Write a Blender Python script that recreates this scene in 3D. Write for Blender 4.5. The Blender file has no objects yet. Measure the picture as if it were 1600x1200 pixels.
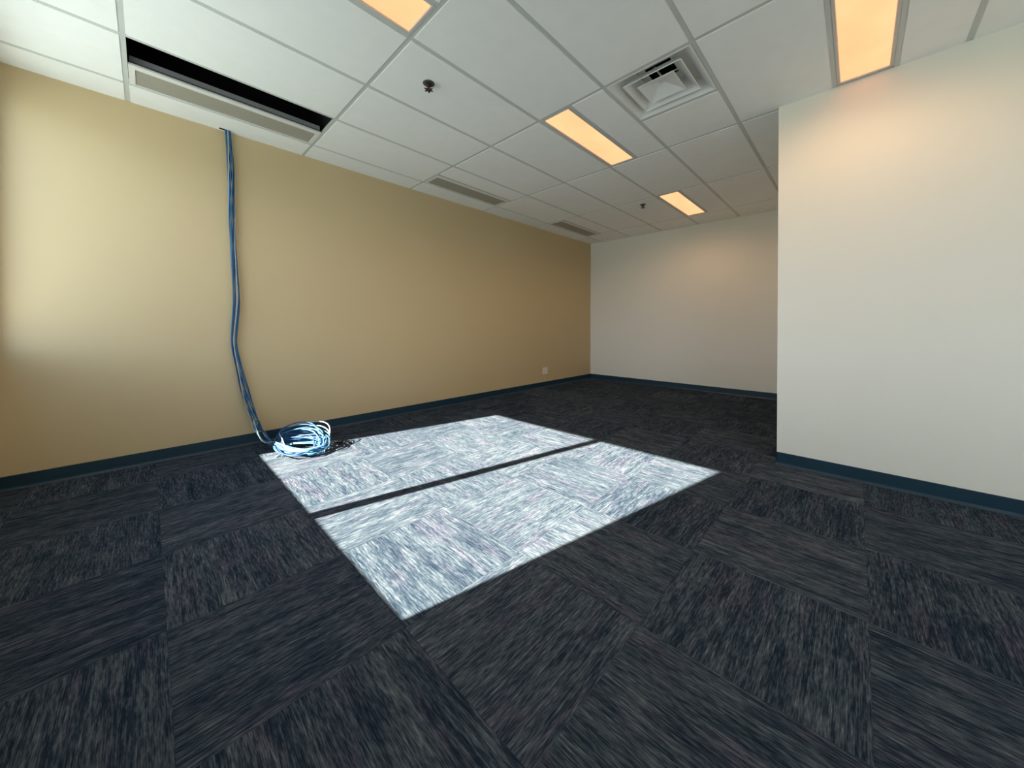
import bpy, bmesh, math, random
from mathutils import Vector, Matrix
random.seed(7)
S = bpy.context.scene
COL = S.collection

# ---------------------------------------------------------------- dimensions
H = 2.856              # ceiling height
TY, TX = 0.6096, 1.2192  # ceiling grid module across / along the accent wall
WL = -0.315            # accent wall plane (y)
WB = 6.69              # back wall plane (x)
WW = -0.60             # window wall plane (x)
WR = 3.62              # face of the wall on the right (x)
WRY = -3.935           # its free corner (y)
YN = -7.6              # end of the room behind the right-hand side
DECK = 3.5

# ---------------------------------------------------------------- node helpers
def new_mat(name):
    m = bpy.data.materials.new(name); m.use_nodes = True
    nt = m.node_tree; nt.nodes.clear()
    out = nt.nodes.new('ShaderNodeOutputMaterial')
    b = nt.nodes.new('ShaderNodeBsdfPrincipled')
    nt.links.new(b.outputs[0], out.inputs[0])
    return m, nt, b
def math_n(nt, op, a, b=None, c=None):
    n = nt.nodes.new('ShaderNodeMath'); n.operation = op
    for i, v in enumerate((a, b, c)):
        if v is None: continue
        if isinstance(v, (int, float)): n.inputs[i].default_value = v
        else: nt.links.new(v, n.inputs[i])
    return n.outputs[0]
def mix_n(nt, f, a, b, bt='MIX'):
    n = nt.nodes.new('ShaderNodeMix'); n.data_type = 'RGBA'; n.blend_type = bt
    for i, v in ((0, f), (6, a), (7, b)):
        if isinstance(v, (int, float)): n.inputs[i].default_value = v
        elif isinstance(v, tuple): n.inputs[i].default_value = (*v, 1)
        else: nt.links.new(v, n.inputs[i])
    return n.outputs[2]
def noise_n(nt, vec, scale, detail=2, rough=0.5):
    n = nt.nodes.new('ShaderNodeTexNoise'); n.inputs['Scale'].default_value = scale
    n.inputs['Detail'].default_value = detail; n.inputs['Roughness'].default_value = rough
    nt.links.new(vec, n.inputs['Vector']); return n
def pos_n(nt):
    return nt.nodes.new('ShaderNodeTexCoord').outputs['Object']
def bump_n(nt, b, h, strength, dist):
    n = nt.nodes.new('ShaderNodeBump'); n.inputs['Strength'].default_value = strength
    n.inputs['Distance'].default_value = dist
    nt.links.new(h, n.inputs['Height']); nt.links.new(n.outputs[0], b.inputs['Normal'])
def simple(name, col, rough=0.5, metal=0.0, var=0.06, scale=20, bump=0.0, bscale=300, bdist=0.001):
    m, nt, b = new_mat(name)
    p = pos_n(nt); n = noise_n(nt, p, scale)
    lo = tuple(c * (1 - var) for c in col); hi = tuple(min(1, c * (1 + var)) for c in col)
    nt.links.new(mix_n(nt, n.outputs[0], lo, hi), b.inputs['Base Color'])
    b.inputs['Roughness'].default_value = rough; b.inputs['Metallic'].default_value = metal
    if bump:
        bump_n(nt, b, noise_n(nt, p, bscale).outputs[0], bump, bdist)
    return m

# ---------------------------------------------------------------- materials
M = {}
M['accent'] = simple('accent_paint', (0.57, 0.445, 0.258), 0.55, var=0.02, scale=1.5, bump=0.12, bscale=260)
M['offwhite'] = simple('offwhite_paint', (0.81, 0.785, 0.70), 0.6, var=0.015, scale=1.5, bump=0.12, bscale=260)
M['tile'] = simple('ceiling_tile', (0.92, 0.935, 0.92), 0.95, var=0.03, scale=9, bump=0.25, bscale=170, bdist=0.002)
M['grid'] = simple('grid_metal', (0.58, 0.61, 0.59), 0.5, var=0.03)
M['deck'] = simple('plenum_deck_shade', (0.02, 0.02, 0.022), 0.9)  # black, also on the sheets that imitate plenum shade
M['base'] = simple('vinyl_base', (0.006, 0.033, 0.058), 0.45, var=0.12, scale=6)
M['steel'] = simple('white_steel', (0.78, 0.79, 0.77), 0.4, var=0.02)
M['trofframe'] = simple('troffer_steel', (0.60, 0.59, 0.55), 0.45, var=0.02)
M['grille'] = simple('grille_metal', (0.46, 0.44, 0.37), 0.55, var=0.04)
M['duct'] = simple('sheet_metal', (0.42, 0.44, 0.46), 0.45, metal=0.3)
M['black'] = simple('black_plastic', (0.012, 0.012, 0.014), 0.45)
M['dark'] = simple('recess_shade', (0.01, 0.01, 0.01), 0.9)  # black colour in place of the shade inside recesses
M['brass'] = simple('sprinkler_metal', (0.06, 0.06, 0.055), 0.35, metal=0.7)
M['chrome'] = simple('escutcheon', (0.10, 0.10, 0.095), 0.35, metal=0.5)
M['plate'] = simple('plate_plastic', (0.80, 0.78, 0.70), 0.35, var=0.01)
M['alu'] = simple('window_aluminium', (0.25, 0.25, 0.26), 0.45)
M['bulb'] = simple('glass_bulb', (0.35, 0.03, 0.02), 0.15)
M['cable_blue'] = simple('cable_blue', (0.012, 0.085, 0.235), 0.6, var=0.10, scale=5)
M['cable_pale'] = simple('cable_pale_blue', (0.030, 0.155, 0.27), 0.6, var=0.08, scale=5)
M['cable_white'] = simple('cable_white', (0.30, 0.37, 0.40), 0.6, var=0.05, scale=5)
M['cable_navy'] = simple('cable_navy', (0.006, 0.034, 0.125), 0.6, var=0.12, scale=5)

def lens_mat():
    m = bpy.data.materials.new('troffer_lens'); m.use_nodes = True
    nt = m.node_tree; nt.nodes.clear()
    out = nt.nodes.new('ShaderNodeOutputMaterial'); e = nt.nodes.new('ShaderNodeEmission')
    n = noise_n(nt, pos_n(nt), 2.2, 2)
    nt.links.new(mix_n(nt, n.outputs[0], (1.55, 0.55, 0.25), (1.75, 0.84, 0.42)), e.inputs[0])
    e.inputs[1].default_value = LENS
    nt.links.new(e.outputs[0], out.inputs[0]); return m

def glass_mat():
    m = bpy.data.materials.new('window_glass'); m.use_nodes = True
    nt = m.node_tree; nt.nodes.clear()
    out = nt.nodes.new('ShaderNodeOutputMaterial'); t = nt.nodes.new('ShaderNodeBsdfTransparent')
    g = nt.nodes.new('ShaderNodeBsdfGlossy'); g.inputs['Roughness'].default_value = 0.02
    t.inputs[0].default_value = (0.97, 0.985, 0.975, 1)
    mx = nt.nodes.new('ShaderNodeMixShader'); mx.inputs[0].default_value = 0.06
    nt.links.new(t.outputs[0], mx.inputs[1]); nt.links.new(g.outputs[0], mx.inputs[2])
    nt.links.new(mx.outputs[0], out.inputs[0]); return m
M['glass'] = glass_mat()

def carpet_mat():
    m, nt, b = new_mat('carpet_tile')
    p = pos_n(nt)
    sep = nt.nodes.new('ShaderNodeSeparateXYZ'); nt.links.new(p, sep.inputs[0])
    T = 0.6096
    xs = math_n(nt, 'DIVIDE', math_n(nt, 'SUBTRACT', sep.outputs[0], 0.75), T)
    ys = math_n(nt, 'DIVIDE', math_n(nt, 'ADD', sep.outputs[1], 3.82), T)
    ix, iy = math_n(nt, 'FLOOR', xs), math_n(nt, 'FLOOR', ys)
    fx, fy = math_n(nt, 'SUBTRACT', xs, ix), math_n(nt, 'SUBTRACT', ys, iy)
    par = math_n(nt, 'FLOORED_MODULO', math_n(nt, 'ADD', ix, iy), 2.0)   # 0: pile runs along x, 1: along y
    inv = math_n(nt, 'SUBTRACT', 1.0, par)
    def pick(a, c):  # a when par=0, c when par=1
        return math_n(nt, 'ADD', math_n(nt, 'MULTIPLY', a, inv), math_n(nt, 'MULTIPLY', c, par))
    u, v = pick(sep.outputs[0], sep.outputs[1]), pick(sep.outputs[1], sep.outputs[0])
    wn = nt.nodes.new('ShaderNodeTexWhiteNoise'); wn.noise_dimensions = '2D'
    cc = nt.nodes.new('ShaderNodeCombineXYZ'); nt.links.new(ix, cc.inputs[0]); nt.links.new(iy, cc.inputs[1])
    nt.links.new(cc.outputs[0], wn.inputs['Vector'])
    off = math_n(nt, 'MULTIPLY', wn.outputs['Value'], 37.0)
    def vec(su, sv):
        c = nt.nodes.new('ShaderNodeCombineXYZ')
        nt.links.new(math_n(nt, 'MULTIPLY', u, su), c.inputs[0])
        nt.links.new(math_n(nt, 'MULTIPLY', v, sv), c.inputs[1])
        nt.links.new(off, c.inputs[2]); return c.outputs[0]
    streak = noise_n(nt, vec(11, 135), 1.0, 3, 0.65).outputs[0]      # long thin tufted streaks
    dash = noise_n(nt, vec(30, 230), 1.0, 2, 0.6).outputs[0]         # short broken dashes
    band = noise_n(nt, vec(2.0, 26), 1.0, 3, 0.6).outputs[0]         # broad tonal bands
    cloud = noise_n(nt, vec(7, 12), 1.0, 2, 0.5).outputs[0]          # heather patches
    tuft = noise_n(nt, p, 420, 2, 0.6).outputs[0]
    rib = math_n(nt, 'SINE', math_n(nt, 'MULTIPLY', v, 2 * math.pi / 0.0052))
    s = math_n(nt, 'ADD', math_n(nt, 'MULTIPLY', streak, 1.0), math_n(nt, 'MULTIPLY', dash, 0.75))
    s = math_n(nt, 'ADD', s, math_n(nt, 'MULTIPLY', band, 0.45))
    s = math_n(nt, 'ADD', s, math_n(nt, 'MULTIPLY', cloud, 0.25))
    s = math_n(nt, 'ADD', s, math_n(nt, 'MULTIPLY', tuft, 0.10))
    s = math_n(nt, 'ADD', s, math_n(nt, 'MULTIPLY', rib, 0.035))
    s = math_n(nt, 'ADD', s, math_n(nt, 'MULTIPLY', math_n(nt, 'SUBTRACT', wn.outputs['Value'], 0.5), 0.10))
    ramp = nt.nodes.new('ShaderNodeMapRange')
    ramp.inputs[1].default_value = 0.99; ramp.inputs[2].default_value = 1.59
    nt.links.new(s, ramp.inputs[0])
    cr = nt.nodes.new('ShaderNodeValToRGB'); nt.links.new(ramp.outputs[0], cr.inputs[0])
    el = cr.color_ramp.elements
    el[0].position = 0.0; el[0].color = (0.0105, 0.018, 0.030, 1)
    el[1].position = 1.0; el[1].color = (0.15, 0.17, 0.19, 1)
    for q, c in ((0.30, (0.0235, 0.035, 0.052)), (0.55, (0.051, 0.067, 0.086)), (0.8, (0.090, 0.105, 0.124))):
        e = el.new(q); e.color = (*c, 1)
    tint = noise_n(nt, vec(3, 14), 1.0, 1, 0.5).outputs[0]
    tf = nt.nodes.new('ShaderNodeMapRange'); tf.inputs[1].default_value = 0.52; tf.inputs[2].default_value = 0.66
    nt.links.new(tint, tf.inputs[0])
    col = mix_n(nt, math_n(nt, 'MULTIPLY', tf.outputs[0], 0.6), cr.outputs[0],
                mix_n(nt, 1.0, cr.outputs[0], (1.22, 0.97, 1.06), 'MULTIPLY'))
    # seam between carpet tiles
    def edge(f): return math_n(nt, 'MINIMUM', f, math_n(nt, 'SUBTRACT', 1.0, f))
    seam = math_n(nt, 'LESS_THAN', math_n(nt, 'MINIMUM', edge(fx), edge(fy)), 0.004)
    col = mix_n(nt, math_n(nt, 'MULTIPLY', seam, 0.14), col, (0.012, 0.016, 0.024))
    nt.links.new(col, b.inputs['Base Color'])
    b.inputs['Roughness'].default_value = 1.0
    b.inputs['Specular IOR Level'].default_value = 0.0
    bump_n(nt, b, math_n(nt, 'ADD', math_n(nt, 'MULTIPLY', tuft, 0.7), math_n(nt, 'ADD', math_n(nt, 'MULTIPLY', dash, 0.9), math_n(nt, 'MULTIPLY', rib, 0.2))), 0.3, 0.004)
    return m
M['carpet'] = carpet_mat()
LENS = 1.0
LAMP = 2.6
M['lens'] = lens_mat()

# ---------------------------------------------------------------- mesh helpers
def finish(name, bm, mat, parent=None, smooth=False):
    bmesh.ops.recalc_face_normals(bm, faces=bm.faces[:])
    me = bpy.data.meshes.new(name); bm.to_mesh(me); bm.free()
    if smooth:
        for f in me.polygons: f.use_smooth = True
    me.materials.append(mat)
    o = bpy.data.objects.new(name, me); COL.objects.link(o)
    if parent is not None: o.parent = parent
    return o
def box(bm, x0, x1, y0, y1, z0, z1):
    v = [bm.verts.new((x, y, z)) for x in (x0, x1) for y in (y0, y1) for z in (z0, z1)]
    for f in ((0, 1, 3, 2), (4, 6, 7, 5), (0, 4, 5, 1), (2, 3, 7, 6), (0, 2, 6, 4), (1, 5, 7, 3)):
        bm.faces.new([v[i] for i in f])
    return v
def bbox(bm, x0, x1, y0, y1, z0, z1, r):
    v = box(bm, x0, x1, y0, y1, z0, z1)
    es = list({e for a in v for e in a.link_edges})
    bmesh.ops.bevel(bm, geom=es, offset=r, segments=2, affect='EDGES', profile=0.5)
def rings(bm, loops, cap0=False, cap1=False):
    vs = [[bm.verts.new(c) for c in lp] for lp in loops]
    n = len(vs[0])
    for a, b in zip(vs, vs[1:]):
        for i in range(n):
            bm.faces.new((a[i], a[(i + 1) % n], b[(i + 1) % n], b[i]))
    if cap0: bm.faces.new(vs[0])
    if cap1: bm.faces.new(vs[-1][::-1])
def sq(hx, hy, z): return [(-hx, -hy, z), (hx, -hy, z), (hx, hy, z), (-hx, hy, z)]
def circ(r, z, n=20, cx=0, cy=0): return [(cx + r * math.cos(2 * math.pi * i / n), cy + r * math.sin(2 * math.pi * i / n), z) for i in range(n)]
def catmull(P, sub):
    P = [Vector(p) for p in P]; Q = [2 * P[0] - P[1]] + P + [2 * P[-1] - P[-2]]; out = []
    for i in range(1, len(Q) - 2):
        a, b, c, d = Q[i - 1:i + 3]
        for k in range(sub):
            t = k / sub
            out.append(0.5 * ((2 * b) + (c - a) * t + (2 * a - 5 * b + 4 * c - d) * t * t + (3 * b - a - 3 * c + d) * t ** 3))
    out.append(P[-1]); return out
def tube(bm, pts, r, n=8):
    nrm = None; prev = None
    for i, p in enumerate(pts):
        t = (pts[min(i + 1, len(pts) - 1)] - pts[max(i - 1, 0)])
        if t.length < 1e-9: continue
        t.normalize()
        if nrm is None: nrm = t.orthogonal().normalized()
        nrm = (nrm - t * nrm.dot(t)).normalized(); bn = t.cross(nrm)
        ring = [bm.verts.new(p + (nrm * math.cos(2 * math.pi * k / n) + bn * math.sin(2 * math.pi * k / n)) * r) for k in range(n)]
        if prev:
            for k in range(n): bm.faces.new((prev[k], prev[(k + 1) % n], ring[(k + 1) % n], ring[k]))
        else: bm.faces.new(ring[::-1])
        prev = ring
    bm.faces.new(prev)
def thing(name, label, cat, loc, group=None):
    o = bpy.data.objects.new(name, None); COL.objects.link(o); o.location = loc
    o.empty_display_size = 0.1
    o['label'] = label; o['category'] = cat
    if group: o['group'] = group
    return o
def dup(root, loc, label):
    r = root.copy(); COL.objects.link(r); r.location = loc; r['label'] = label
    for ch in list(root.children):
        c = ch.copy(); COL.objects.link(c); c.parent = r
        for g in list(ch.children):
            d = g.copy(); COL.objects.link(d); d.parent = c
    return r
def struct(o, label, cat):
    o['kind'] = 'structure'; o['label'] = label; o['category'] = cat; return o

# ---------------------------------------------------------------- the room shell
bm = bmesh.new(); box(bm, WW - 0.15, WB + 0.15, YN - 0.15, WL + 0.15, -0.12, 0.0)
struct(finish('floor', bm, M['carpet']), 'navy and grey streaked carpet tile floor laid quarter turned', 'floor')
bm = bmesh.new(); box(bm, WW - 0.15, WB + 0.15, WL, WL + 0.15, 0, DECK)
struct(finish('wall_left', bm, M['accent']), 'long tan accent wall behind the hanging blue cables', 'wall')
bm = bmesh.new(); box(bm, WB, WB + 0.15, WRY, WL, 0, DECK)
struct(finish('wall_back', bm, M['offwhite']), 'off white wall closing the far end of the room', 'wall')
bm = bmesh.new(); box(bm, WR, WB + 0.15, YN - 0.15, WRY, 0, DECK)
struct(finish('wall_right', bm, M['offwhite']), 'off white projecting wall with a sharp corner and teal base', 'wall')
bm = bmesh.new(); box(bm, WW - 0.15, WR, YN - 0.15, YN, 0, DECK)
struct(finish('wall_near', bm, M['offwhite']), 'off white end wall beyond the camera side of the room', 'wall')

# window wall with an opening for each window
SUNX, SUNY, SUNZ = 1.0, -0.2, -0.70
WINS = [dict(y0=-2.898, y1=-0.42, m=(-1.883, -1.804))]
WINS.append(dict(y0=-7.30, y1=-5.50, m=(-6.44, -6.36)))  # second window added out of view to daylight the right-hand wall
ZS, ZH, PR = 0.9555, 2.646, 0.08
bm = bmesh.new()
ys = [WL]
for w in WINS: ys += [w['y1'] + PR, w['y0'] - PR]
ys.append(YN)
for a, b in zip(ys[::2], ys[1::2]): box(bm, WW - 0.15, WW, b, a, 0, DECK)
for w in WINS:
    box(bm, WW - 0.15, WW, w['y0'] - PR, w['y1'] + PR, 0, ZS - PR)
    box(bm, WW - 0.15, WW, w['y0'] - PR, w['y1'] + PR, ZH + PR, DECK)
struct(finish('wall_front', bm, M['offwhite']), 'off white outside wall holding the windows', 'wall')
for i, w in enumerate(WINS):
    y0, y1, (m0, m1) = w['y0'], w['y1'], w['m']
    x0, x1 = WW - 0.06, WW
    bm = bmesh.new()
    for a in ((y0 - PR, y1 + PR, ZS - PR, ZS), (y0 - PR, y1 + PR, ZH, ZH + PR), (y0 - PR, y0, ZS, ZH), (y1, y1 + PR, ZS, ZH), (m0, m1, ZS, ZH)):
        box(bm, x0, x1, a[0], a[1], a[2], a[3])
    f = struct(finish('window_%d' % (i + 1), bm, M['alu']), ('grey framed two pane window beside the tan accent wall', 'added unseen grey framed two pane window lighting the projecting off white wall')[i], 'window')
    for a, b in ((y0, m0), (m1, y1)):
        bm = bmesh.new(); box(bm, x0 + 0.027, x0 + 0.033, a - 0.005, b + 0.005, ZS - 0.005, ZH + 0.005)
        finish('pane', bm, M['glass'], f)

# vinyl cove base, with its small toe
def base_run(name, p, q, nrm, label):
    p, q, nrm = Vector(p), Vector(q), Vector(nrm)
    prof = [(0, 0), (0.013, 0), (0.012, 0.004), (0.006, 0.012), (0.004, 0.02), (0.004, 0.098), (0.003, 0.101), (0, 0.101)]
    bm = bmesh.new()
    rings(bm, [[tuple(e + nrm * d + Vector((0, 0, z))) for d, z in prof] for e in (p, q)], True, True)
    return struct(finish(name, bm, M['base']), label, 'baseboard')
base_run('baseboard_left', (WW, WL, 0), (WB, WL, 0), (0, -1, 0), 'dark vinyl base along the tan accent wall')
base_run('baseboard_back', (WB, WL, 0), (WB, WRY, 0), (-1, 0, 0), 'dark vinyl base along the far wall')
base_run('baseboard_right', (WR, WRY + 0.004, 0), (WR, YN, 0), (-1, 0, 0), 'teal vinyl base along the projecting wall')
base_run('baseboard_side', (WB, WRY, 0), (WR - 0.004, WRY, 0), (0, 1, 0), 'vinyl base around the corner of the projecting wall')
base_run('baseboard_front', (WW, YN, 0), (WW, WL, 0), (1, 0, 0), 'vinyl base below the windows')

# ---------------------------------------------------------------- suspended ceiling
Y_END, X_END = YN, WB
def full(a): return -TY * a
troffer_cells = [(4, 0), (4, 2), (4, 4), (7, 2)]
vent_cells = [(1, 0), (1, 2), (1, 4)]
diff_cell = (5, 2)
OPEN = (0.0, 1.2192, -TY * 2, -TY * 1.5)     # missing half tile
HOLE = (0.548, 0.618, -0.362, -0.330)        # notch the cables come through
tb = bmesh.new(); gb = bmesh.new()
def tile(x0, x1, y0, y1):
    x0, x1, y0, y1 = max(x0, WW), min(x1, WB), max(y0, YN), min(y1, WL)
    if x1 - x0 < 0.03 or y1 - y0 < 0.03: return
    if x0 > WR - 0.02 and y1 < WRY + 0.02: return
    for ins, z0, z1 in ((0.016, H, H + 0.0065), (0.003, H + 0.006, H + 0.02)):
        ix0 = x0 if x0 == WW else x0 + ins; ix1 = x1 if x1 == WB else x1 - ins
        iy0 = y0 if y0 == YN else y0 + ins; iy1 = y1 if y1 == WL else y1 - ins
        hx0, hx1, hy0, hy1 = HOLE
        if ix0 < hx0 and ix1 > hx1 and iy0 < hy0 and iy1 > hy1:
            for b in ((ix0, hx0, iy0, iy1), (hx1, ix1, iy0, iy1), (hx0, hx1, iy0, hy0), (hx0, hx1, hy1, iy1)): box(tb, *b, z0, z1)
        else: box(tb, ix0, ix1, iy0, iy1, z0, z1)
def rail(x0, x1, y0, y1):
    x0, x1, y0, y1 = max(x0, WW), min(x1, WB), max(y0, YN), min(y1, WL)
    if x1 <= x0 or y1 <= y0: return
    dz = 0.0 if x1 - x0 > y1 - y0 else 0.0007
    box(gb, x0, x1, y0, y1, H + 0.003 + dz, H + 0.0058 + dz)
    if x1 - x0 > y1 - y0: c = (y0 + y1) / 2; box(gb, x0, x1, c - 0.0012, c + 0.0012, H + 0.0055, H + 0.04)
    else: c = (x0 + x1) / 2; box(gb, c - 0.0012, c + 0.0012, y0, y1, H + 0.0055, H + 0.04)
for b in range(-1, 6):
    for a in range(0, 13):
        x0, x1, y1, y0 = b * TX, (b + 1) * TX, -TY * a, -TY * (a + 1)
        if (a, b) in troffer_cells: tile(x0, x1, y0, y0 + TY / 2)
        elif (a, b) in vent_cells:
            if b == 0: continue
            tile(x0, x1, y0, y0 + TY * 0.5)
        elif (a, b) == diff_cell: tile(x0 + TX / 2, x1, y0, y1)
        else: tile(x0, x1, y0, y1)
for a in range(1, 13):
    y = -TY * a
    rail(WW, WB if y > WRY + 0.02 else WR, y - 0.012, y + 0.012)
for b in range(0, 6):
    x = b * TX
    rail(x - 0.012, x + 0.012, YN if x < WR - 0.01 else WRY, WL)
for a, b in troffer_cells:
    y = -TY * (a + 0.5); rail(b * TX, min((b + 1) * TX, WB if y > WRY else WR), y - 0.012, y + 0.012)
a, b = diff_cell; rail((b + 0.5) * TX - 0.012, (b + 0.5) * TX + 0.012, -TY * (a + 1), -TY * a)
box(tb, WW - 0.15, WB + 0.15, YN - 0.15, WL + 0.15, DECK, DECK + 0.1)
ceil = struct(finish('ceiling', tb, M['tile']), 'white suspended tile ceiling in a grey grid', 'ceiling')
finish('ceiling_grid', gb, M['grid'], ceil)
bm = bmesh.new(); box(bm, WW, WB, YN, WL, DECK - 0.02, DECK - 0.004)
# black sheets standing in for shade above the open slot
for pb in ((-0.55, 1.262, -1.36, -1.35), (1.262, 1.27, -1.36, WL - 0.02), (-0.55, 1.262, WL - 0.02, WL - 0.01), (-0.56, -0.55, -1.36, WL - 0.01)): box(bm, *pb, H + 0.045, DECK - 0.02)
finish('plenum_deck_shade', bm, M['deck'], ceil)
bm = bmesh.new(); box(bm, HOLE[0], HOLE[1], HOLE[3] - 0.002, HOLE[3], H + 0.0005, H + 0.06); box(bm, HOLE[0] - 0.0, HOLE[0] + 0.002, HOLE[2], HOLE[3], H + 0.0005, H + 0.06)
finish('notch_shade', bm, M['dark'], ceil)  # black faces paint in the shade of the notch

# ---------------------------------------------------------------- recessed troffers
def troffer(loc, label, L=TX - 0.026, W=TY / 2 - 0.026, lamp_at=0.0):
    t = thing('recessed_ceiling_light', label, 'ceiling light', loc, 'recessed strip lights')
    hx, hy = L / 2, W / 2; e = 0.016
    bm = bmesh.new()
    rings(bm, [sq(hx, hy, 0.012), sq(hx, hy, 0.0), sq(hx - e, hy - e, 0.0), sq(hx - e - 0.004, hy - e - 0.004, 0.010)])
    rings(bm, [sq(hx, hy, 0.012), sq(hx, hy, 0.10)], cap1=True)
    finish('frame', bm, M['trofframe'], t)
    bm = bmesh.new()
    rings(bm, [sq(hx - e - 0.003, hy - e - 0.003, 0.007), sq(hx - e - 0.003, hy - e - 0.003, 0.011)], True, True)
    finish('lens', bm, M['lens'], t)
    for q in (lamp_at,):
        l = bpy.data.lights.new('tube_lamp', 'SPOT'); l.energy = LAMP; l.color = (1.0, 0.63, 0.34)
        l.spot_size = math.radians(172); l.spot_blend = 0.6; l.shadow_soft_size = 0.0
        lo = bpy.data.objects.new('tube_lamp', l); COL.objects.link(lo); lo.parent = t; lo.location = (q * L, 0, 0.004)
    return t
def tro(a, b): return (b * TX + TX / 2, -TY * a - TY / 4, H + 0.001)
t0 = troffer(tro(4, 0), 'large warm strip light cut off at the top edge, above the near sprinkler')
dup(t0, tro(4, 2), 'warm strip light beside the square air diffuser')
dup(t0, tro(4, 4), 'smallest warm strip light, by the far off white wall')
WT = WR - 2 * TX - 0.02
troffer((2 * TX + WT / 2 + 0.008, -TY * 7 - TY / 4, H + 0.001), 'warm strip light meeting the top of the projecting wall', L=WT - 0.012, lamp_at=-0.18)

# ---------------------------------------------------------------- return air grilles
def grille(loc, label):
    t = thing('air_return_grille', label, 'air vent', loc, 'linear air grilles beside the accent wall')
    hx, hy = TX / 2 - 0.014, TY / 4 - 0.014
    gx, gy = hx - 0.032, 0.108
    oy = 0.022
    bm = bmesh.new()
    def sh(lp): return [(x, y + oy, z) for x, y, z in lp]
    rings(bm, [sq(hx, hy, 0.012), sq(hx, hy, 0.0), sh(sq(gx, gy, 0.0)), sh(sq(gx, gy, 0.03))])
    finish('frame', bm, M['steel'], t)
    bm = bmesh.new(); n = 20
    for i in range(n):
        y = oy - gy + 2 * gy * (i + 0.5) / n
        v = box(bm, -gx, gx, y - 0.0032, y + 0.0032, 0.004, 0.022)
    for k in range(1, 4):
        x = -gx + 2 * gx * k / 4; box(bm, x - 0.003, x + 0.003, oy - gy, oy + gy, 0.008, 0.02)
    finish('slats', bm, M['grille'], t)
    bm = bmesh.new(); box(bm, -gx - 0.004, gx + 0.004, oy - gy - 0.004, oy + gy + 0.004, 0.024, 0.028)
    finish('filter_sheet', bm, M['grille'], t)
    bm = bmesh.new(); box(bm, -hx + 0.005, hx - 0.005, -hy + 0.026, hy - 0.02, 0.036, 0.072)
    finish('duct_box', bm, M['duct'], t)
    return t
def vt(b): return (b * TX + TX / 2, -TY * 1.25, H + 0.0005)
g0 = grille(vt(0), 'long beige air grille next to the black open slot')
dup(g0, vt(2), 'long beige air grille above the middle of the tan wall')
dup(g0, vt(4), 'small looking beige air grille in the far ceiling corner')

# ---------------------------------------------------------------- square diffuser
d = thing('ceiling_diffuser', 'square white stepped air diffuser set in the ceiling grid', 'air diffuser', (2 * TX + TY / 2, -TY * 5.5, H + 0.0005))
bm = bmesh.new(); h = TY / 2 - 0.014
rings(bm, [sq(h, h, 0.012), sq(h, h, 0.0), sq(h - 0.012, h - 0.012, 0.0), sq(h - 0.085, h - 0.085, 0.075), sq(0.135, 0.135, 0.105), sq(0.135, 0.135, 0.13), sq(0.09, 0.09, 0.132)])
finish('outer_cone', bm, M['steel'], d)
bm = bmesh.new()
rings(bm, [sq(0.205, 0.205, 0.004), sq(0.201, 0.201, 0.001), sq(0.197, 0.197, 0.004), sq(0.125, 0.125, 0.080), sq(0.128, 0.128, 0.083), sq(0.205, 0.205, 0.004)])
finish('middle_cone', bm, M['steel'], d)
bm = bmesh.new()
rings(bm, [sq(0.128, 0.128, 0.004), sq(0.124, 0.124, 0.001), sq(0.120, 0.120, 0.004), sq(0.02, 0.02, 0.05)], cap1=True)
rings(bm, [sq(0.128, 0.128, 0.004), sq(0.022, 0.022, 0.054)], cap1=True)
finish('centre_cone', bm, M['steel'], d)
bm = bmesh.new(); rings(bm, [circ(0.075, 0.131, 28), circ(0.075, 0.25, 28)], cap1=True)
finish('neck', bm, M['dark'], d)  # neck coloured black to imitate the shade inside it
bm = bmesh.new(); box(bm, -0.005, 0.005, -0.13, 0.13, 0.084, 0.090); box(bm, -0.13, 0.13, -0.005, 0.005, 0.084, 0.090)
finish('brace', bm, M['steel'], d)

# ---------------------------------------------------------------- sprinklers
def sprinkler(loc, label):
    t = thing('fire_sprinkler', label, 'sprinkler', loc, 'pendent sprinkler heads')
    bm = bmesh.new(); rings(bm, [circ(0.036, 0.0), circ(0.036, -0.003), circ(0.028, -0.008), circ(0.015, -0.009)], cap1=True)
    finish('escutcheon', bm, M['chrome'], t, True)
    bm = bmesh.new(); rings(bm, [circ(0.013, 0.01, 6), circ(0.013, -0.022, 6)], True, True)
    rings(bm, [circ(0.018, -0.014, 6), circ(0.018, -0.024, 6)], True, True); finish('body', bm, M['brass'], t)
    for s in (-1, 1):
        bm = bmesh.new(); tube(bm, catmull([(s * 0.013, 0, -0.018), (s * 0.024, 0, -0.034), (s * 0.019, 0, -0.048), (s * 0.004, 0, -0.058)], 5), 0.0038, 8)
        finish('frame_arm', bm, M['brass'], t, True)
    bm = bmesh.new(); tube(bm, [Vector((0, 0, -0.022)), Vector((0, 0, -0.03)), Vector((0, 0, -0.05))], 0.003, 8)
    finish('glass_bulb', bm, M['bulb'], t, True)
    bm = bmesh.new(); rings(bm, [circ(0.007, -0.052, 24), circ(0.007, -0.060, 24)], True, True)
    # toothed deflector
    n = 24; out = [((0.029 if (i % 4) < 2 else 0.018) * math.cos(2 * math.pi * i / n), (0.029 if (i % 4) < 2 else 0.018) * math.sin(2 * math.pi * i / n)) for i in range(n)]
    rings(bm, [[(x, y, -0.060) for x, y in out], [(x, y, -0.0625) for x, y in out]], True, True)
    finish('deflector', bm, M['brass'], t)
    return t
s0 = sprinkler((1.518, -2.171, H), 'larger dark sprinkler head between the open ceiling slot and the square diffuser')
s0.rotation_euler.z = 0.75; s0.scale = (1.15, 1.15, 0.75)
dup(s0, (5.066, -2.179, H), 'tiny dark sprinkler head near the farthest strip light')

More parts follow.
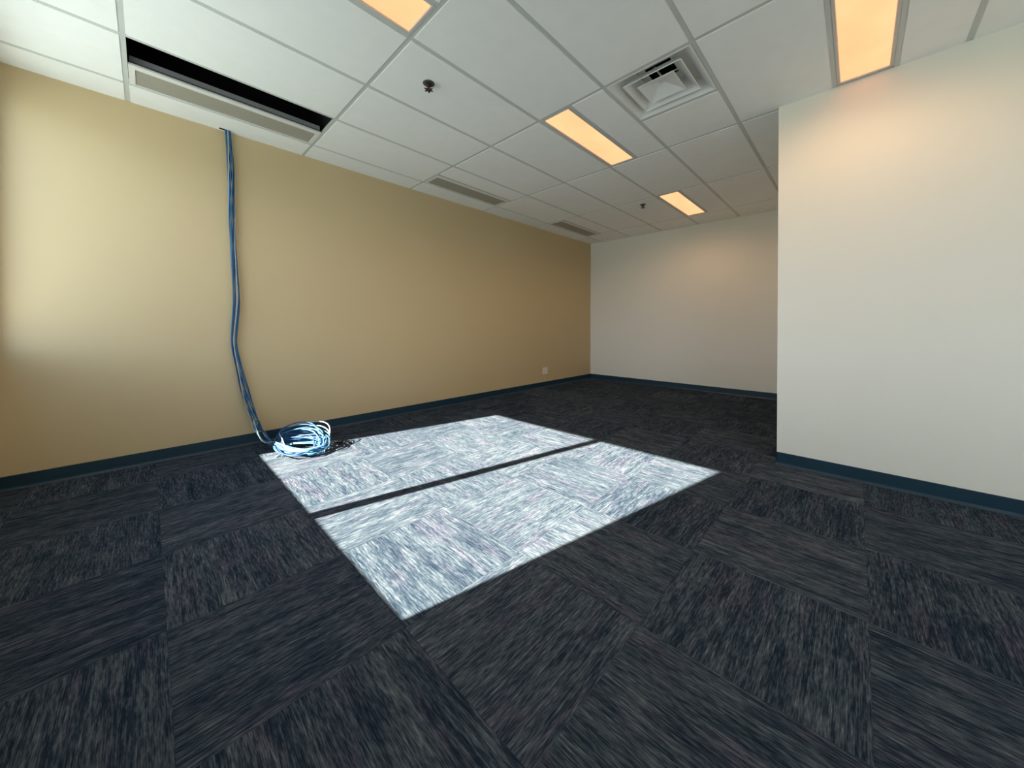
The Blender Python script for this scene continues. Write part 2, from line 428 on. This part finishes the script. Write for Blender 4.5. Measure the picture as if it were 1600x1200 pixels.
# ---------------------------------------------------------------- wall outlet
o = thing('power_outlet', 'white square double outlet plate low on the tan wall', 'outlet', (5.15, WL, 0.300))
bm = bmesh.new(); bbox(bm, -0.072, 0.072, -0.0065, 0.0, -0.060, 0.060, 0.0025); finish('cover_plate', bm, M['plate'], o)
for s in (-1, 1):
    bm = bmesh.new(); bbox(bm, s * 0.026 - 0.0165, s * 0.026 + 0.0165, -0.0085, -0.005, -0.034, 0.034, 0.0015)
    r = finish('receptacle', bm, M['plate'], o)
    for zz in (-0.018, 0.018):
        bm = bmesh.new()
        for dx in (-0.006, 0.006): box(bm, s * 0.026 + dx - 0.0012, s * 0.026 + dx + 0.0012, -0.0088, -0.008, zz - 0.004, zz + 0.005)
        box(bm, s * 0.026 - 0.0022, s * 0.026 + 0.0022, -0.0088, -0.008, zz - 0.011, zz - 0.007)
        finish('socket_holes', bm, M['black'], r)
    bm = bmesh.new(); rings(bm, [[(s * 0.026 + x, -0.0062, z) for x, z, _ in circ(0.003, 0, 10)], [(s * 0.026 + x, -0.0075, z) for x, z, _ in circ(0.0026, 0, 10)]], True, True)
    finish('screw', bm, M['steel'], o)

# ---------------------------------------------------------------- hanging and coiled data cables
cb = thing('cable_harness', 'blue and white data cables hanging from the ceiling and coiled on the carpet', 'cables', (0.62, WL - 0.03, 0))
org = Vector(cb.location)
hang = [(0.585, -0.346, 3.05), (0.600, -0.346, 2.90), (0.607, -0.347, 2.84), (0.625, -0.352, 2.545), (0.632, -0.350, 2.144), (0.640, -0.352, 1.85), (0.650, -0.352, 1.627), (0.661, -0.355, 1.338),
        (0.648, -0.352, 1.10), (0.645, -0.352, 0.931), (0.686, -0.356, 0.695), (0.715, -0.362, 0.54), (0.747, -0.372, 0.393), (0.785, -0.400, 0.250), (0.815, -0.450, 0.150)]
E1, E2, UP = Vector((0.697, -0.717, 0)), Vector((0.717, 0.697, 0)), Vector((0, 0, 1))
kinds = ['cable_blue', 'cable_pale', 'cable_navy', 'cable_white', 'cable_blue', 'cable_pale', 'cable_blue', 'cable_white']
rnd = random.Random(11)
NC = len(kinds)
ends = []
for k, kind in enumerate(kinds):
    r = 0.0048; ph = 2 * math.pi * k / NC
    pts = []
    for i, pnt in enumerate(hang):
        z = pnt[2]
        tw = ph + 1.9 * z + 0.5 * math.sin(2.3 * z)
        rad = 0.0125 + 0.005 * math.sin(3.1 * z + 0.6) ** 2
        if z < 0.95: rad += 0.005 * math.sin(math.pi * (0.95 - z) / 0.8)
        px = pnt[0] + math.cos(tw) * rad * 1.35; py = pnt[1] + max(-0.016, min(0.016, math.sin(tw) * rad))
        pts.append((px, min(py, WL - 0.012), z))
    # into the coil
    L = Vector((0.885, -0.665, 0.05))
    j = lambda s: Vector((rnd.uniform(-s, s), rnd.uniform(-s, s), rnd.uniform(-s, s)))
    if k in (1, 4, 7):   # three cables make a fat loop beside the wall before joining the rest
        pts += [tuple(Vector((0.800, -0.500, 0.235)) + j(0.008)), tuple(Vector((0.752, -0.600, 0.270)) + j(0.008)), tuple(Vector((0.742, -0.690, 0.215)) + j(0.008)), tuple(Vector((0.800, -0.700, 0.100)) + j(0.008))]
    else:
        pts += [tuple(Vector((0.815, -0.510, 0.175)) + j(0.010)), tuple(Vector((0.835, -0.575, 0.125)) + j(0.010)), tuple(Vector((0.86, -0.63, 0.08)) + j(0.010))]
    nl = 1 if kind == 'cable_white' else 4; cur = None
    for l in range(nl):
        tgt = dict(a=rnd.uniform(0.17, 0.285), b=rnd.uniform(0.10, 0.23), h=rnd.choice([0.03, 0.07, 0.11, 0.15, 0.19, 0.22]), zf=rnd.uniform(0.008, 0.09), sk=rnd.uniform(-0.09, 0.09), lift=rnd.uniform(0.0, 0.06))
        if kind == 'cable_white': tgt.update(h=0.19, sk=0.05, a=0.24)
        if cur is None: cur = tgt
        m = 12
        for q in range(m):
            th = 2 * math.pi * q / m; f = q / m
            g = {kk: cur[kk] * (1 - f) + tgt[kk] * f for kk in tgt}
            far = (1 - math.cos(th)) / 2; w = 0.30 + 0.70 * far
            sn = math.sin(th) * (1 if (k + l) % 2 == 0 else -1)
            P = L + E1 * (g['a'] * 2 * far) + E2 * (g['b'] * sn * w + g['sk'] * far - 0.065 * far) + j(0.010)
            P.z = 0.008 + g['zf'] * (1 - far) * 0.8 + g['h'] * max(0, sn) ** 0.8 * (0.55 + 0.45 * w) + g['lift'] * far ** 2 + (g['zf'] * 0.15 if sn < 0 else 0)
            P.z = max(P.z, r + 0.001)
            pts.append(tuple(P))
        cur = tgt
    # loose tail
    if k in (2, 3, 5, 6):
        e = [Vector((1.27 + rnd.uniform(0, .03), -0.885 + rnd.uniform(-.04, .04), 0.03)), Vector((1.325 + rnd.uniform(-.01, .03), -0.885 + rnd.uniform(-.03, .03), 0.012))]
    else:
        e = [Vector((0.92 + rnd.uniform(-.02, .03), -0.83, 0.03)), Vector((0.86 + rnd.uniform(-.04, .05), -0.89 + rnd.uniform(-.05, .03), 0.006))]
    pts.append(tuple((Vector(pts[-1]) + e[0]) / 2 + Vector((0, 0, 0.015)))); pts += [tuple(e[0]), tuple(e[1])]
    sm = catmull([Vector(p) - org for p in pts], 5)
    for p in sm:
        p.z = max(p.z, r + 0.0005)
        if p.z < 2.8: p.y = min(p.y, WL - 0.02 - org.y + 0.004)
    bm = bmesh.new(); tube(bm, sm, r, 8)
    c = finish('cable', bm, M[kind], cb, True)
    c['label'] = {'cable_blue': 'mid blue cable strand', 'cable_pale': 'pale blue cable strand', 'cable_navy': 'dark navy cable strand', 'cable_white': 'white cable strand'}[kind]
    if k in (2, 3, 5, 6): ends.append((c, sm[-1], (sm[-1] - sm[-4]).normalized()))
for c, p, dr in ends:   # black tips on the loose ends
    bm = bmesh.new(); dr = Vector((dr.x, dr.y, 0)).normalized()
    tube(bm, [p - dr * 0.004, p + dr * 0.012, p + dr * 0.03], 0.0062, 8)
    q = p + dr * 0.03; sd = Vector((-dr.y, dr.x, 0)) * 0.0058
    vv = [q - sd, q + sd, q + dr * 0.02 + sd, q + dr * 0.02 - sd]
    rings(bm, [[tuple(v + Vector((0, 0, -0.004))) for v in vv], [tuple(v + Vector((0, 0, 0.004))) for v in vv]], True, True)
    bmesh.ops.translate(bm, vec=(0, 0, 0.0025), verts=bm.verts[:])
    finish('black_tip', bm, M['black'], c)
# thin black loop and end block lying beside the coil
bm = bmesh.new()
C = Vector((1.365, -0.905, 0.006)) - org; lp = []
for i in range(15):
    th = -2.6 + i / 14 * 5.4
    lp.append(C + E1 * (0.080 * math.cos(th)) + E2 * (0.036 * math.sin(th)) + Vector((0, 0, 0.003 + 0.008 * (i % 3 == 1))))
lp = [Vector((1.25, -0.83, 0.02)) - org] + lp + [Vector((1.24, -0.90, 0.02)) - org]
tube(bm, catmull(lp, 4), 0.0032, 8)
finish('black_loop', bm, M['black'], cb, True)
bm = bmesh.new()
tip = C + E1 * 0.088
rings(bm, [[tuple(tip + Vector(v)) for v in sq(0.012, 0.009, -0.004)], [tuple(tip + Vector(v)) for v in sq(0.012, 0.009, 0.012)]], True, True)
bmesh.ops.rotate(bm, cent=tip, matrix=Matrix.Rotation(-0.8, 3, 'Z'), verts=bm.verts[:])
finish('black_block', bm, M['black'], cb)

# ---------------------------------------------------------------- light: sun, sky, window portals
EXPOSURE = 3.0
k = 2.0 ** EXPOSURE
sun = bpy.data.lights.new('sun', 'SUN'); sun.energy = 68.0 / k; sun.color = (1.0, 0.91, 0.77); sun.angle = math.radians(0.53)
so = bpy.data.objects.new('sun', sun); COL.objects.link(so)
so.rotation_euler = Vector((SUNX, SUNY, SUNZ)).to_track_quat('-Z', 'Y').to_euler(); so.location = (-4, 0, 5)
w = bpy.data.worlds.new('sky'); S.world = w; w.use_nodes = True; nt = w.node_tree; nt.nodes.clear()
out = nt.nodes.new('ShaderNodeOutputWorld'); bg = nt.nodes.new('ShaderNodeBackground')
tc = nt.nodes.new('ShaderNodeTexCoord'); sp = nt.nodes.new('ShaderNodeSeparateXYZ'); nt.links.new(tc.outputs['Generated'], sp.inputs[0])
mr = nt.nodes.new('ShaderNodeMapRange'); mr.inputs[1].default_value = -1; mr.inputs[2].default_value = 1; nt.links.new(sp.outputs[2], mr.inputs[0])
cr = nt.nodes.new('ShaderNodeValToRGB'); nt.links.new(mr.outputs[0], cr.inputs[0])
el = cr.color_ramp.elements
el[0].position = 0.0; el[0].color = (1.28, 1.46, 1.42, 1)          # sunlit ground outside
el[1].position = 1.0; el[1].color = (0.25, 0.42, 0.70, 1)          # zenith
for q, c in ((0.495, (1.42, 1.62, 1.60)), (0.520, (2.3, 2.65, 3.1)), (0.62, (2.0, 2.5, 3.1)), (0.70, (0.95, 1.3, 1.75)), (0.85, (0.45, 0.75, 1.2))):
    e = el.new(q); e.color = (*c, 1)
nt.links.new(cr.outputs[0], bg.inputs[0]); bg.inputs[1].default_value = 2.2 / k
nt.links.new(bg.outputs[0], out.inputs[0])
for i, wn_ in enumerate(WINS):
    a = bpy.data.lights.new('window_daylight', 'AREA'); a.shape = 'RECTANGLE'
    a.size = ZH - ZS; a.size_y = wn_['y1'] - wn_['y0']; a.cycles.is_portal = True
    ao = bpy.data.objects.new('window_daylight', a); COL.objects.link(ao)
    ao.location = (WW - 0.08, (wn_['y0'] + wn_['y1']) / 2, (ZS + ZH) / 2)
    ao.rotation_euler = Matrix(((0, 0, -1), (0, 1, 0), (1, 0, 0))).to_euler()
M['lens'].node_tree.nodes['Emission'].inputs[1].default_value = 1.0 / k

# ---------------------------------------------------------------- camera
cam = bpy.data.cameras.new('camera'); co = bpy.data.objects.new('camera', cam); COL.objects.link(co)
cam.sensor_width = 36; cam.sensor_fit = 'HORIZONTAL'
F, CY, YAW, PITCH, ROLL = 554.49, 514.11, 0.771386, -0.007006, 0.000368
cam.lens = F / 1600 * 36; cam.shift_y = -(600 - CY) / 1600; cam.clip_start = 0.02
co.location = (0.09486, -4.39247, 1.105)
f = Vector((math.cos(YAW) * math.cos(PITCH), math.sin(YAW) * math.cos(PITCH), math.sin(PITCH)))
r = f.cross(Vector((0, 0, 1))).normalized(); u = r.cross(f)
c_, s_ = math.cos(ROLL), math.sin(ROLL)
r2, u2 = c_ * r + s_ * u, -s_ * r + c_ * u
co.rotation_euler = Matrix((r2, u2, -f)).transposed().to_euler()
S.camera = co

S.view_settings.view_transform = 'Standard'; S.view_settings.look = 'None'
S.view_settings.gamma = 1.0; S.view_settings.use_curve_mapping = False
S.view_settings.exposure = EXPOSURE
S.cycles.use_denoising = True
S.cycles.max_bounces = 12; S.cycles.diffuse_bounces = 8; S.cycles.transparent_max_bounces = 12
